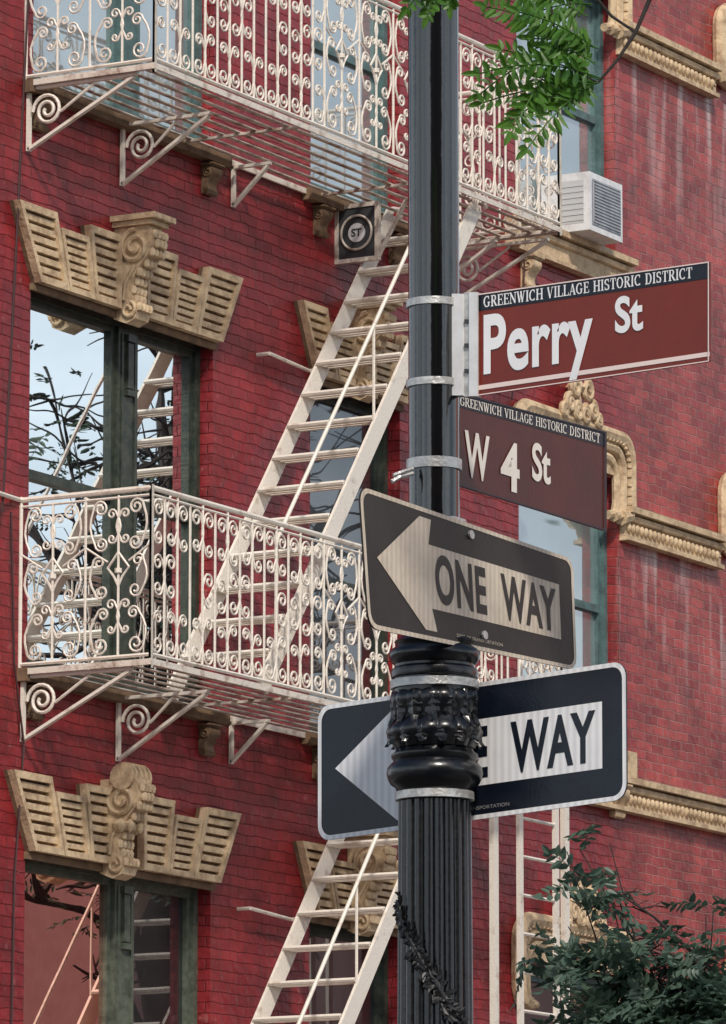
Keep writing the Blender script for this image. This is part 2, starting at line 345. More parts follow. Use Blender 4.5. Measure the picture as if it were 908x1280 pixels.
for k in (1,0,-1):
    lintel(A0,A1,zh+dzA[k],3,1 if k==-1 else 0); lintel(B0,B1,zh+dzB[k],2)
    sl=MB().box(A0-.12,A1+.12,-.08,.1,zs+dzA[k]-.09,zs+dzA[k]-.003).build('window_sill','stoned',bld)
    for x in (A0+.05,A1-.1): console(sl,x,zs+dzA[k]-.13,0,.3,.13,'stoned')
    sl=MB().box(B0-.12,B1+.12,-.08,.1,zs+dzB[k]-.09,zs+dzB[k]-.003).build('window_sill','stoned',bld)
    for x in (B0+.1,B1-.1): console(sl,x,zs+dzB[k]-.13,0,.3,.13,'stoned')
def course(x0,x1,z,name='string_course',beads=True):
    m=MB().box(x0,x1,-.05,0,z-.10,z+.08).box(x0,x1,-.12,0,z+.082,z+.13).box(x0,x1,-.085,0,z-.135,z-.102)
    m.tube([(x0,-.06,z+.045),(x1,-.06,z+.045)],.03,8)
    o=m.build(name,'stone',bld)
    if beads:
        b=MB(); n=int((x1-x0)/.075); b.tube([(x0+.01,-.05,z-.03),(x1-.01,-.05,z-.03)],.012,5)
        for i in range(n):
            xx=x0+.04+i*.075; b.lathe([(.004,z-.07),(.026,z-.05),(.03,z-.02),(.02,z+.0),(.004,z+.01)],(xx,-.055),7)
        b.build('bead_moulding','stone',o,True)
def hood(x0,x1,z,zb):
    def path(o):
        p=[]; xl=x0-.12-o; xr=x1+.10+o; zt=z+.30+o; r=.17
        p.append((xl+.15,zb+.0)); p.append((xl+.03,zb+.03)); p.append((xl,zb+.12)); p.append((xl,zt-r))
        for i in range(1,6): a=PI-i*PI/10; p.append((xl+r+r*math.cos(a),zt-r+r*math.sin(a)))
        for i in range(0,6): a=PI/2-i*PI/10; p.append((xr-r+r*math.cos(a),zt-r+r*math.sin(a)))
        p.append((xr,zb+.12)); p.append((xr-.03,zb+.03)); p.append((xr-.15,zb+.0))
        return p
    m=MB()
    m.tube([(a,-.05,b) for a,b in path(0)],.06,8); m.tube([(a,-.03,b) for a,b in path(-.09)],.045,8); m.tube([(a,-.02,b) for a,b in path(-.17)],.035,8)
    m.box(x0-.02,x1+.0,-.02,-.002,z,z+.25)
    h=m.build('window_hood','stone',bld,True)
    b=MB(); pp=path(-.045); b.tube([(q[0],-.07,q[1]) for q in pp],.012,5)
    for i in range(len(pp)-1):
        a=Vector(pp[i]); c=Vector(pp[i+1]); n=max(1,int((c-a).length/.06))
        for j in range(n):
            q=a.lerp(c,j/n); b.lathe([(.004,q.y-.02),(.022,q.y-.008),(.022,q.y+.008),(.004,q.y+.02)],(q.x,-.075),7)
    b.build('bead_moulding','stone',h,True)
    c=MB(); xc=(x0+x1)/2; zc=z+.42
    for sx in (-1,1):
        for (dx,dz_,r) in ((.10,.14,.085),(.19,.0,.07),(.06,-.05,.07),(.28,-.07,.05)):
            pts=[]
            for i in range(24):
                f=i/23; a=sx*(-f*2*PI*1.4)+PI/2; rr=r*(1-.75*f); pts.append((xc+sx*dx+rr*math.cos(a),-.11,zc+dz_+rr*math.sin(a)))
            c.tube(pts,.026,7)
    c.lathe([(.01,zc-.18),(.05,zc-.12),(.06,zc),(.04,zc+.10),(.08,zc+.15),(.04,zc+.22),(.01,zc+.24)],(xc,-.06),12)
    c.build('cartouche','stone',h,True)
for k in (1,0,-1):
    zb=zh-.33+k*S
    hood(C0,C1,zh+k*S,zb); hood(D0,D1,zh+k*S,zb)
    course(C1+.02,D0-.2,zb-.03)
    zc=zs+sillC+k*S-.12
    if k==1:
        course(C0-.12,C1+.16,zc,'window_sill',False)
    else: course(C0-.12,17.5,zc-.22)
    if k!=1: MB().box(C0-.12,C1+.12,-.09,.1,zc-.085,zc+.117).build('window_sill','stone',bld)
    sl=MB().box(C0-.2,C0-.12,-.1,0,zc-.1,zc+.1).build('sill_bracket','stone',bld)
    console(sl,C0+.12,zc-.18,0,.36,.14); console(sl,C1-.12,zc-.18,0,.36,.14)
# ------------------------------------------------------------ fire escape
DEP=1.0
XE=onY(700,270,-DEP).x
RH=1.12
def scrollbay(mapf,spacing,mid):
    m=MB(); c=spacing/2; r=spacing*.195; g=spacing*.25
    def put(pts,rad=.0078): m.tube([mapf(p.x,p.y) for p in pts],rad,5)
    j=lambda a=.008: random.uniform(-a,a)
    put([Vector((c,.04)),Vector((c,RH-.04))],.009)
    for s in (-1,1):
        put(spiral_pts((c+s*g+j(),RH-.085-r*.6+j()),r,s,(c+s*g,RH-.31+j(.02)),r*.8,s,1.5))
        put(spiral_pts((c+s*g+j(),.09+r*.4+j()),r,-s,(c+s*g,.30+j(.02)),r*.75,-s,1.5))
        if mid==1: put(spiral_pts((c+s*g,.66+j(.015)),r*.95,-s,(c+s*g,.47+j(.015)),r*.85,-s,1.4))
        if mid==2: put(spiral_pts((c+s*g,.60+j(.015)),r*.9,s,(c+s*g,.46+j(.015)),r*.8,s,1.3))
    return m
def bigbay(mapf,b):
    m=MB(); c=b/2
    def put(pts,rad=.0078): m.tube([mapf(p.x,p.y) for p in pts],rad,5)
    q=b*.27
    put([Vector((c,.03)),Vector((c,RH-.03))],.009)
    for s in (-1,1):
        put(spiral_pts((c+s*q,RH-.11),.056,s,(c+s*q*.95,RH-.34),.05,s,1.6))
        put(spiral_pts((c+s*q*1.1,.66),.045,s,(c+s*q*.95,.47),.05,s,1.4))
        put(spiral_pts((c+s*q,.12),.062,-s,(c+s*q*.85,.32),.045,-s,1.5))
        put(spiral_pts((c+s*.05,RH-.15),.036,-s,(c+s*.05,RH-.31),.035,-s,1.2))
        put(spiral_pts((c+s*.055,.38),.036,-s,(c+s*.055,.22),.03,-s,1.2))
        put([Vector((c,.72)),Vector((c+s*.08,.62)),Vector((c+s*.03,.56)),Vector((c,.50))],.009)
        put([Vector((c+s*b*.48,.76)),Vector((c+s*q*1.2,.71)),Vector((c+s*.08,.66))],.008)
    m.tube([mapf(c,.585),mapf(c,.60),mapf(c,.615)],.024,8)
    return m
def railing(root,mapf,length,segs,axis,label=None):
    rp=MB()
    rp.tube([mapf(0,RH),mapf(length,RH)],.019,8); rp.tube([mapf(0,RH-.045),mapf(length,RH-.045)],.009,6)
    rp.tube([mapf(0,.04),mapf(length,.04)],.013,6)
    for s in (0,length): rp.tube([mapf(s,-.05),mapf(s,RH+.02)],.017,6)
    pan=rp.build('railing_panel','cream',root,True,label)
    bal0=MB().tube([mapf(0,.03),mapf(0,RH-.02)],.0095,6).build('baluster','cream',pan); first=True
    cache={}
    def place(key,gen,s):
        if key not in cache:
            ob=gen().build('scroll_ornament','cream',pan); cache[key]=ob
        else:
            ob=cache[key].copy(); col.objects.link(ob)
        ob.location=Vector(axis)*s
    i=0
    for kind,s0,s1 in segs:
        n=max(1,round((s1-s0)/(.315 if kind=='r' else .48))); sp=(s1-s0)/n
        for j in range(n):
            s=s0+j*sp
            if not first: ob=bal0.copy(); col.objects.link(ob)
            else: ob=bal0
            first=False; ob.location=Vector(axis)*s
            if kind=='r':
                mid=(1,0,2)[i%3]; place(('r',mid,round(sp,4),i%5),lambda: scrollbay(mapf,sp,mid),s)
            else: place(('b',round(sp,4)),lambda: bigbay(mapf,sp),s)
            i+=1
    return pan
def bracket(root,x,zt,L,H,spir=True,label=None):
    m=MB(); z=zt-.02
    m.bar((x,-.0,z),(x,-L,z),.035,.022); m.bar((x,-.02,z),(x,-.02,z-H),.035,.022,(0,1,0)); m.bar((x,-.02,z-H+.01),(x,-L+.02,z-.015),.035,.02)
    if spir:
        r=min(L,H)*.27; cy=-.05-r; cz=z-.04-r*1.05; pts=[]
        for i in range(40):
            f=i/39; a=-f*2*PI*2.1+PI*1.0; rr=r*(1-.82*f); pts.append((x,cy+rr*math.cos(a)*-1,cz+rr*math.sin(a)))
        m.tube(pts,.012,6)
        m.tube([(x,cy-r*.9,cz-.02),(x,-L*.62,z-.02)],.010,6)
    return m.build('bracket','cream',root)
def flat_text(t,h,fn,bold=.03):
    v,f=text_geo(t,bold); y0=min(y for x,y in v); y1=max(y for x,y in v); x1=max(x for x,y in v)
    k=h/(y1-y0); return MB().add([fn((x-x1/2)*k,(y-(y0+y1)/2)*k) for x,y in v],f)
def text_geo(s,bold,space=1.0):
    cu=bpy.data.curves.new('lettering','FONT'); cu.body=s; cu.offset=bold; cu.resolution_u=6; cu.space_character=space
    ob=bpy.data.objects.new('lettering',cu); col.objects.link(ob); bpy.context.view_layer.update()
    g=bpy.context.evaluated_depsgraph_get(); me=bpy.data.meshes.new_from_object(ob.evaluated_get(g))
    v=[(p.co.x,p.co.y) for p in me.vertices]; f=[tuple(p.vertices) for p in me.polygons]
    bpy.data.objects.remove(ob); bpy.data.meshes.remove(me); bpy.data.curves.remove(cu); return v,f
def balcony(zf,xe,label,emblem=False):
    root=thing('fire_escape_balcony',label,'fire escape balcony',(0,0,zf),'fire escape balconies on the red building')
    m=MB(); n=7
    for i in range(n):
        y=-.12-i*(DEP-.23)/(n-1); m.box(.02,xe-.02,y-.02,y+.02,zf-.004,zf+.004)
    k=int(xe/1.5)
    for i in range(k+1):
        x=.012+(xe-.024)*i/k; m.bar((x,-.01,zf-.014),(x,-DEP,zf-.014),.03,.018)
    m.build('platform','under',root)
    e=MB().box(-.02,xe+.02,-DEP-.012,-DEP+.0,zf-.028,zf+.012); e.box(-.025,-.005,-DEP,0,zf-.029,zf+.010); e.box(xe+.005,xe+.025,-DEP,0,zf-.029,zf+.010); e.box(-.0,xe,-.035,-.015,zf-.03,zf+.009)
    e.build('edge_frame','cream2',root)
    xb=onY(405,640,-DEP).x; xb2=xb+1.45
    railing(root,lambda s,h:(s,-DEP,zf+h),xe,[('r',0,xb),('b',xb,xb2),('r',xb2,xe)],(1,0,0))
    railing(root,lambda s,h:(0,-DEP+s,zf+h),DEP,[('b',0,DEP)],(0,1,0))
    railing(root,lambda s,h:(xe,-DEP+s,zf+h),DEP,[('r',0,DEP)],(0,1,0))
    bracket(root,0.02,zf-.02,.85,.42); bracket(root,X(148),zf-.02,.72,.42); bracket(root,X(288),zf-.02,.32,.28,False)
    x=X(420)
    if emblem:
        z=zf-.04; f=MB(); f.bar((x,0,z),(x,-.36,z),.04,.03).bar((x,0,z-.40),(x,-.36,z-.40),.04,.03).bar((x,-.015,z-.016),(x,-.015,z-.384),.04,.03,(0,1,0)).bar((x,-.345,z-.016),(x,-.345,z-.384),.04,.03,(0,1,0))
        pts=[(x-.02,-.18+.125*math.cos(a*PI/12),z-.20+.125*math.sin(a*PI/12)) for a in range(25)]; f.tube(pts,.009,6)
        f.bar((x,-.35,z-.39),(x,-.58,z+.0),.03,.02)
        sq=f.build('emblem_bracket','cream2',root)
        MB().box(x-.01,x+.01,-.33,-.03,z-.385,z-.015).build('backing_plate','dark',sq)
        MB().prismX([(-.18+.070*math.cos(a*PI/10),z-.20+.070*math.sin(a*PI/10)) for a in range(20)],x-.018,x-.012).build('emblem_disc','white',sq)
        flat_text('ST',.06,lambda a,b:(x-.021,-.18-a,z-.20+b)).build('emblem_lettering','dark',sq)
    else: bracket(root,x,zf-.02,.36,.40)
    bracket(root,X(560),zf-.02,.85,.42); bracket(root,XE-.05,zf-.02,.5,.3,False)
    return root
b1=balcony(zp_up,XE,'cream scrollwork fire escape balcony along the top of the view',True)
b2=balcony(zp_lo,XE,'cream scrollwork fire escape balcony in front of the dark green window, mid height')
MB().tube([(0,0,zp_lo+RH),(-.5,-.1,zp_lo+RH-.02)],.016,6).build('wall_rail','cream',b2)
Ys0,Ys1=-.20,-.90
def stair(dz,label,dx=0):
    pb=onY(328,866,Ys1); pt=onY(596,238,Ys1)
    pb=Vector((pb.x,0,zp_lo+.02)); pt=Vector((pt.x,0,zp_up-.02))
    off=Vector((dx,0,dz)); b=pb+off; t=pt+off
    root=thing('fire_escape_stair',label,'fire escape stair',tuple(b+Vector((0,(Ys0+Ys1)/2,0))),'steep cream fire escape stairs')
    for y in (Ys0,Ys1):
        MB().bar((b.x,y,b.z),(t.x,y,t.z),.022,.14).tube([(t.x-.05,y,t.z-.05),(t.x+.02,y,t.z+.05),(t.x+.10,y,t.z+.06),(t.x+.14,y,t.z-.0)],.02,6).build('stringer','cream',root)
    N=15
    for i in range(1,N):
        p=b.lerp(t,i/N); m=MB()
        for o in (-.075,-.012,.05): m.box(p.x+o-.02,p.x+o+.02,Ys1+.012,Ys0-.012,p.z-.011,p.z+.011)
        m.tube([(p.x-.098,Ys1+.01,p.z+.004),(p.x-.098,Ys0-.01,p.z+.004)],.017,6)
        m.bar((p.x-.1,Ys1+.02,p.z),(p.x+.06,Ys1+.02,p.z),.02,.014); m.bar((p.x-.1,Ys0-.02,p.z),(p.x+.06,Ys0-.02,p.z),.02,.014)
        m.build('step','cream',root)
    h=MB(); h0=b.lerp(t,.06)+Vector((0,Ys1,.78)); h1=b.lerp(t,.93)+Vector((0,Ys1,.78))
    h.tube([b.lerp(t,.06)+Vector((0,Ys1,.05)),h0,h1,h1+Vector((.1,0,-.05)),b.lerp(t,1.0)+Vector((0,Ys1,.05))],.014,7)
    h.tube([b.lerp(t,.5)+Vector((0,Ys1,.05)),b.lerp(t,.5)+Vector((0,Ys1,.78))],.011,6)
    h.build('handrail','cream',root,True)
    q=b.lerp(t,.66); MB().tube([(q.x-.55,-.1,q.z+.03),(q.x,-.1,q.z),(q.x,Ys0,q.z)],.014,6).tube([(q.x-.55,-.1,q.z+.03),(q.x-.55,0,q.z+.03)],.014,6).build('tie_rod','cream2',root)
stair(0,'cream metal fire escape stair climbing between the two balconies, left of the pole')
stair(-S,'cream metal fire escape stair at the bottom centre, rising to the lower balcony',-.24)
def dropladder():
    Y=-.6; zt=zp_lo-.02
    xs_=[onY(p,1150,Y).x for p in (618,645,690,707)]
    root=thing('drop_ladder','cream vertical drop ladder under the lower balcony, right of the pole','ladder',((xs_[1]+xs_[2])/2,Y,zt-4.2))
    for x in (xs_[0],xs_[3]): MB().box(x-.035,x+.035,Y-.02,Y+.02,zt-4.4,zt).build('guide_rail','cream',root)
    for x in (xs_[1],xs_[2]): MB().box(x-.03,x+.03,Y-.05,Y-.022,zt-4.2,zt-.2).build('side_rail','cream',root)
    for i in range(14): MB().tube([(xs_[1],Y-.036,zt-.4-i*.28),(xs_[2],Y-.036,zt-.4-i*.28)],.014,6).build('rung','cream',root)
dropladder()
# ------------------------------------------------------------ air conditioner
def aircon():
    z0=zs+sillC+S+.01; x0=onY(697,250,-.02).x; x1=x0+.56; y1=-.30; z1=z0+.46
    root=thing('air_conditioner','white window air conditioner jutting out beside the end of the upper balcony','air conditioner',((x0+x1)/2,-.1,z0))
    MB().box(x0,x1,y1,.12,z0,z1).build('casing','white',root)
    g=MB().box(x0-.002,x0-.0005,y1+.05,-.06,z0+.06,z0+.40)
    for i in range(7): z=z0+.08+i*.045; g.box(x0-.006,x0-.0021,y1+.05,-.06,z,z+.012)
    g.build('side_louvre','grey',root)
    MB().box(x0+.04,x1-.04,y1-.006,y1-.001,z0+.05,z1-.05).build('coil_grille',mat('grey_coil',(.34,.38,.42),.5,0,(.16,.18,.22),7),root)
    f=MB().box(x0+.05,x0+.056,y1-.012,y1-.007,z0+.08,z0+.386)
    for i in range(14): z=z0+.07+i*.025; f.box(x0+.05,x1-.05,y1-.0125,y1-.0075,z,z+.004)
    f.build('front_slats','grey',root)
aircon()
# ------------------------------------------------------------ cables
def cable(label,pts,r=.008,Y=-.05):
    pp=[onY(a,b,Y) for a,b in pts]; t=thing('cable',label,'cable',tuple(pp[-1]))
    MB().tube(pp,r,5).build('cable_run','wire',t)
cable('thin dark cable on the brick at the left edge, beside the upper lintel',[(36,-20),(28,150),(16,400),(3,640)])
cable('thin dark cable on the brick at the left edge, beside the lower lintel',[(14,640),(18,830),(30,930),(18,1100),(14,1300)])
cable('thin dark wire hanging between the pole and the upper window sill',[(657,290),(655,360),(648,430),(640,500)],.006)
# ------------------------------------------------------------ sign pole
PD=13.4; PCt=onD(543,640,PD); PC=Vector((PCt.x,PCt.y,0))
PPM=FPX/13.62
def pz(py): return onD(543,py,PD).z
pole=thing('sign_pole','black street pole with fluted base shaft and ornate cast collar carrying the signs','pole',(PC.x,PC.y,0))
MB().lathe([(32/PPM,pz(800)),(32/PPM,pz(-400)),(30/PPM,pz(-1500))],PC,64).build('upper_shaft','pole',pole,True)
def flute(th,z): return 1-.085*(1-abs(math.cos(th*10))**.8)
MB().lathe([(62/PPM,0),(60/PPM,.5),(47/PPM,.8),(47/PPM,pz(1290)),(45.5/PPM,pz(1003))],PC,320,flute).build('fluted_shaft','cast',pole,True)
def prof(l): return [(h/PPM,pz(y)) for y,h in l][::-1]
MB().lathe(prof([(793,33),(797,44),(803,50),(808,47),(812,53),(817,57),(822,57),(828,54),(832,50),(835,50),(838,54),(843,55),(848,54),(850,50)]),PC,64).build('collar_top','cast',pole,True)
MB().lathe(prof([(849,51),(866,51),(880,50)]),PC,64).build('collar_neck','cast',pole,True)
def leafmod(n,a,ph=0):
    def f(th,z): return 1+a*(abs(math.cos(th*n/2+ph))**.7-.5)
    return f
MB().lathe(prof([(866,50),(870,53),(874,55),(880,54),(888,52),(894,50),(902,49)]),PC,240,leafmod(16,.04)).build('leaf_ring','cast',pole,True)
MB().lathe(prof([(900,49),(905,53),(910,57),(916,59),(922,57),(928,53),(936,49)]),PC,240,leafmod(14,.045,.7)).build('leaf_ring','cast',pole,True)
MB().lathe(prof([(934,47),(940,49),(944,54),(948,54),(952,51),(956,55),(961,59),(968,60),(975,58),(981,55),(985,49),(990,47)]),PC,64).build('collar_base','cast',pole,True)
for i in range(14):
    for row,(yy,sc_,ro) in enumerate(((866,1.0,0),(910,.55,.5))):
        th=(i+ro)*2*PI/14; ca,sa=math.cos(th),math.sin(th); m=MB(); tg=Vector((-sa,ca,0)); rd=Vector((ca,sa,0)); vs=[]
        prf=((0,52.5,4),(6,53.5,8),(12,54.5,10.5),(15,54,8.5),(20,54,11),(24,53.5,8.5),(29,53.5,9.5),(34,54,6),(40,56.5,4),(43,57.5,2))
        for q,(y,rr,wd) in enumerate(prf):
            c=PC+rd*((rr if row==0 else rr+3.5)/PPM)+Zv*pz(yy+y*sc_)
            for e in (-1,-.5,0,.5,1): vs.append(c+tg*e*wd/PPM-rd*(.005*e*e)+rd*(0.0035 if e==0 else 0))
        fs=[]
        for q in range(len(prf)-1):
            for e in range(4): a=q*5+e; fs.append((a,a+1,a+6,a+5))
        m.add(vs,fs); m.build('acanthus_leaf','cast',pole)
# ------------------------------------------------------------ signs
capH={}
TK,TN=.19,.075
def serif_word(txt):
    quads=[]; x0=0
    def ln(x,y,x2,y2,w):
        d=Vector((x2-x,y2-y)); 
        if d.length<1e-6: return
        n=Vector((-d.y,d.x)).normalized()*w/2
        quads.append([(x0+x-n.x,y-n.y),(x0+x2-n.x,y2-n.y),(x0+x2+n.x,y2+n.y),(x0+x+n.x,y+n.y)])
    def stem(x,w=TK):
        ln(x,0,x,1,w)
        for yy in (.035,.965): ln(x-.18,yy,x+.18,yy,TN)
    def arc(cx,cy,rx,ry,a0,a1):
        N=12; P=[]
        for i in range(N+1):
            a=math.radians(a0+(a1-a0)*i/N); wd=TN+(TK-TN)*abs(math.cos(a)); P.append((cx+rx*math.cos(a),cy+ry*math.sin(a),math.cos(a),math.sin(a),wd))
        for p,q in zip(P,P[1:]):
            quads.append([(x0+p[0]-p[2]*p[4]/2,p[1]-p[3]*p[4]/2),(x0+q[0]-q[2]*q[4]/2,q[1]-q[3]*q[4]/2),(x0+q[0]+q[2]*q[4]/2,q[1]+q[3]*q[4]/2),(x0+p[0]+p[2]*p[4]/2,p[1]+p[3]*p[4]/2)])
    for ch in txt:
        w=.9
        if ch==' ': x0+=.5; continue
        if ch=='I': w=.48; stem(.22)
        elif ch=='H': w=1.0; stem(.2); stem(.78); ln(.2,.52,.78,.52,TN)
        elif ch=='E': w=.82; stem(.2); ln(.2,.965,.7,.965,TN); ln(.2,.035,.72,.035,TN); ln(.2,.52,.55,.52,TN); ln(.69,.98,.69,.76,TN); ln(.72,.02,.72,.28,TN); ln(.55,.4,.55,.64,TN)
        elif ch=='L': w=.8; stem(.2); ln(.2,.035,.72,.035,TN); ln(.71,.02,.71,.3,TN)
        elif ch=='T': w=.86; stem(.41); ln(.06,.965,.76,.965,TN); ln(.07,.98,.07,.72,TN); ln(.75,.98,.75,.72,TN)
        elif ch=='R': w=.92; stem(.2); ln(.2,.965,.45,.965,TN); arc(.45,.745,.2,.22,-90,90); ln(.2,.525,.45,.525,TN); ln(.42,.52,.76,.03,TK); ln(.7,.035,.9,.035,TN)
        elif ch=='D': w=.98; stem(.2); ln(.2,.965,.42,.965,TN); ln(.2,.035,.42,.035,TN); arc(.42,.5,.36,.465,-90,90)
        elif ch=='N': w=1.0; ln(.18,0,.18,1,TN); ln(.8,0,.8,1,TN); ln(.16,.98,.8,.04,TK); ln(.0,.965,.26,.965,TN); ln(.62,.965,.96,.965,TN); ln(.02,.035,.34,.035,TN)
        elif ch=='W': w=1.22; ln(.14,1,.38,.0,TK); ln(.38,.0,.6,.95,TN); ln(.56,1,.80,.0,TK); ln(.80,0,1.02,.97,TN); ln(.0,.965,.3,.965,TN); ln(.44,.965,.7,.965,TN); ln(.9,.965,1.16,.965,TN)
        elif ch=='V': w=.92; ln(.13,1,.44,.0,TK); ln(.44,0,.72,.97,TN); ln(.0,.965,.3,.965,TN); ln(.6,.965,.86,.965,TN)
        elif ch=='A': w=.92; ln(.12,.03,.42,1,TN); ln(.42,1,.74,.0,TK); ln(.24,.33,.62,.33,TN); ln(.0,.035,.26,.035,TN); ln(.58,.035,.88,.035,TN)
        elif ch=='O': w=.98; arc(.45,.5,.36,.465,0,360)
        elif ch=='C': w=.92; arc(.46,.5,.36,.465,48,312); ln(.72,.98,.72,.68,TN); ln(.72,.02,.72,.2,TN)
        elif ch=='G': w=.98; arc(.46,.5,.36,.465,48,312); ln(.72,.98,.72,.68,TN); ln(.72,.06,.72,.42,TK); ln(.55,.43,.9,.43,TN)
        elif ch=='S': w=.78; arc(.36,.74,.23,.225,35,270); arc(.36,.26,.24,.225,-145,90); ln(.58,.98,.58,.7,TN); ln(.1,.02,.1,.3,TN)
        x0+=w
    return quads,x0
class Sign:
    def __init__(s,ang,toward,off,TL,TR,BR,BL,W,H):
        a=math.radians(ang)
        if toward: n=-fwd*math.sin(a)-right*math.cos(a)
        else: n=-fwd*math.sin(a)+right*math.cos(a)
        p0=PC+n*off; s.n=n; s.c=[onPlane(*q,p0,n) for q in (TL,TR,BR,BL)]; s.W=W; s.H=H; s.p0=p0
    def p(s,u,v,o=0):
        a,b,c,d=s.c; return a.lerp(b,u).lerp(d.lerp(c,u),v)+s.n*o
    def px(s,x,y,o=0): return onPlane(x,y,s.p0,s.n)+s.n*o
    def rr(s,u0,u1,v0,v1,r,n=6):
        ru=r/s.W; rv=r/s.H; out=[]
        for cu,cv,a0 in ((u1-ru,v0+rv,-PI/2),(u1-ru,v1-rv,0),(u0+ru,v1-rv,PI/2),(u0+ru,v0+rv,PI)):
            for i in range(n+1):
                a=a0+i*PI/2/n; out.append((cu+ru*math.cos(a),cv+rv*math.sin(a)))
        return out
    def sheet(s,poly,o0,o1): return MB().prism(poly,lambda u,v:s.p(u,v,o1),lambda u,v:s.p(u,v,o0))
    def ring(s,a,b,o):
        n=len(a); m=MB(); m.add([s.p(*q,o) for q in a+b],[(i,(i+1)%n,(i+1)%n+n,i+n) for i in range(n)]); return m
    def flat(s,poly,o): return MB().add([s.p(*q,o) for q in poly],[tuple(range(len(poly)))])
    def text(s,t,bold,u0,u1,vcap,vbase,o,space=1.0):
        if bold not in capH:
            hv,_=text_geo('H',bold); capH[bold]=(min(y for x,y in hv),max(y for x,y in hv))
        y0,y1=capH[bold]; v,f=text_geo(t,bold,space); x0=min(x for x,y in v); x1=max(x for x,y in v)
        return MB().add([s.p(u0+(x-x0)/(x1-x0)*(u1-u0), vbase+(y-y0)/(y1-y0)*(vcap-vbase),o) for x,y in v],f)
    def serif(s,t,u0,u1,vcap,vbase,o):
        q,W=serif_word(t); m=MB()
        for i,p in enumerate(q): m.add([s.p(u0+x/W*(u1-u0),vbase+y*(vcap-vbase),o+.00015*(i%7)) for x,y in p],[(0,1,2,3)])
        return m
def band(root,py,hw,h=10,r=3):
    z0,z1=pz(py+h/2),pz(py-h/2); a=hw/PPM
    MB().lathe([(a,z0),(a+r/PPM,z0+.001),(a+r/PPM,z1-.001),(a,z1)],PC,48).build('clamp_band','steel',root,True)
GV='GREENWICH VILLAGE HISTORIC DISTRICT'
s=Sign(55.6,True,0,(597,368),(888,327),(888,452),(597,495),.64,.24)
perry=thing('street_name_sign','maroon street name sign reading Perry St, the higher one, pointing right from the pole','street sign',tuple(s.p(0,1)),'street name signs on the pole')
s.sheet(s.rr(0,1,0,1,.004,2),-.004,0).build('sign_panel','brown',perry)
s.flat([(.0,.0),(1,.0),(1,.165),(.0,.165)],.0012).build('header_strip','sblack',perry)
s.serif(GV,.03,.93,.030,.140,.0022).build('header_lettering','swhite',perry)
s.flat([(.0,.900),(1,.900),(1,.945),(.0,.945)],.0012).build('border_line','spink',perry)
s.ring([(0,0),(1,0),(1,1),(0,1)],[(.005,.012),(.995,.012),(.995,.990),(.005,.990)],.0046).build('edge_trim','spink',perry)
s.text('Perry',.028,.03,.505,.215,.80,.0024,1.06).build('lettering','swhite',perry)
s.text('St',.028,.60,.72,.225,.585,.0024).build('lettering','swhite',perry)
def plbox(s,x0,y0,x1,y1,o0,o1):
    P=[s.px(x0,y0,o0),s.px(x1,y0,o0),s.px(x1,y1,o0),s.px(x0,y1,o0),s.px(x0,y0,o1),s.px(x1,y0,o1),s.px(x1,y1,o1),s.px(x0,y1,o1)]
    return MB().hexa(P)
plbox(s,566,368,582,495,-.02,.012).build('bracket_arm','white',perry)
plbox(s,582,366,599,496,-.008,.006).build('bracket_channel','steel',perry)
plbox(s,590,366,600,496,.0065,.012).build('bracket_lip','white',perry)
for yy in (400,430,462): plbox(s,584,yy,589,yy+5,.0065,.012).build('bolt','dark',perry)
band(perry,381,32); band(perry,481,32)
s=Sign(33.6,False,-.075,(562,488),(757,540),(757,664),(562,604),.62,.24)
w4=thing('street_name_sign','dark maroon street name sign reading W 4 St, the lower one, partly behind the pole','street sign',tuple(s.p(0,1)),'street name signs on the pole')
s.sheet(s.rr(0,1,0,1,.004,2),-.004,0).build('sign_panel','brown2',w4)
s.flat([(0,0),(1,0),(1,.15),(0,.15)],.0012).build('header_strip','sblack',w4)
s.serif(GV,.06,.96,.035,.130,.0022).build('header_lettering','scream',w4)
s.ring([(0,0),(1,0),(1,1),(0,1)],[(.01,.015),(.99,.015),(.99,.985),(.01,.985)],.0044).build('edge_trim','sblack',w4)
s.text('W',.025,.09,.245,.38,.87,.0024).build('lettering','scream',w4)
s.text('4',.025,.315,.435,.38,.89,.0024).build('lettering','scream',w4)
s.text('St',.025,.515,.635,.31,.70,.0024).build('lettering','scream',w4)
band(w4,582,32,14); plbox(s,556,500,572,600,-.012,-.0045).build('bracket_channel','steel',w4)
m=MB()
m.tube([onD(516,592,PD-.06),onD(500,596,PD-.09),onD(490,602,PD-.1)],.006,6); m.tube([onD(516,586,PD-.06),onD(503,590,PD-.09),onD(492,594,PD-.1)],.005,6); m.build('strap_end','steel',w4)
def oneway(s,root,bg,fg,blk,fp,screws):
    s.sheet(s.rr(0,1,0,1,.035),-.004,0).build('sign_panel',bg,root)
    s.ring(s.rr(0.0,1.0,0.0,1.0,.035),s.rr(.012,.988,.033,.967,.028),.0012).build('border',fg,root)
    arrow=[(.058,.48),(.265,.075),(.318,.075),(.300,.27),(.925,.27),(.925,.755),(.300,.755),(.318,.925),(.265,.925)]
    s.flat(arrow,.0012).build('arrow',fg,root)
    s.text('ONE',.03,.322,.562,.325,.70,.0024,1.08).build('lettering',blk,root)
    s.text('WAY',.03,.635,.905,.325,.70,.0024,1.05).build('lettering',blk,root)
    s.text('DEPT OF TRANSPORTATION',.0,.41,.63,.905,.93,.0020).build('small_print',fp,root)
    for u,v in screws:
        m=MB(); pts=[(u+.012*math.cos(a*PI/4),v+.036*math.sin(a*PI/4)) for a in range(8)]
        m.prism(pts,lambda a,b_:s.p(a,b_,.007),lambda a,b_:s.p(a,b_,.0014)); m.build('screw','steel',root)
s=Sign(31,False,.085,(449,607),(716,699),(721,838),(461,785),.914,.305)
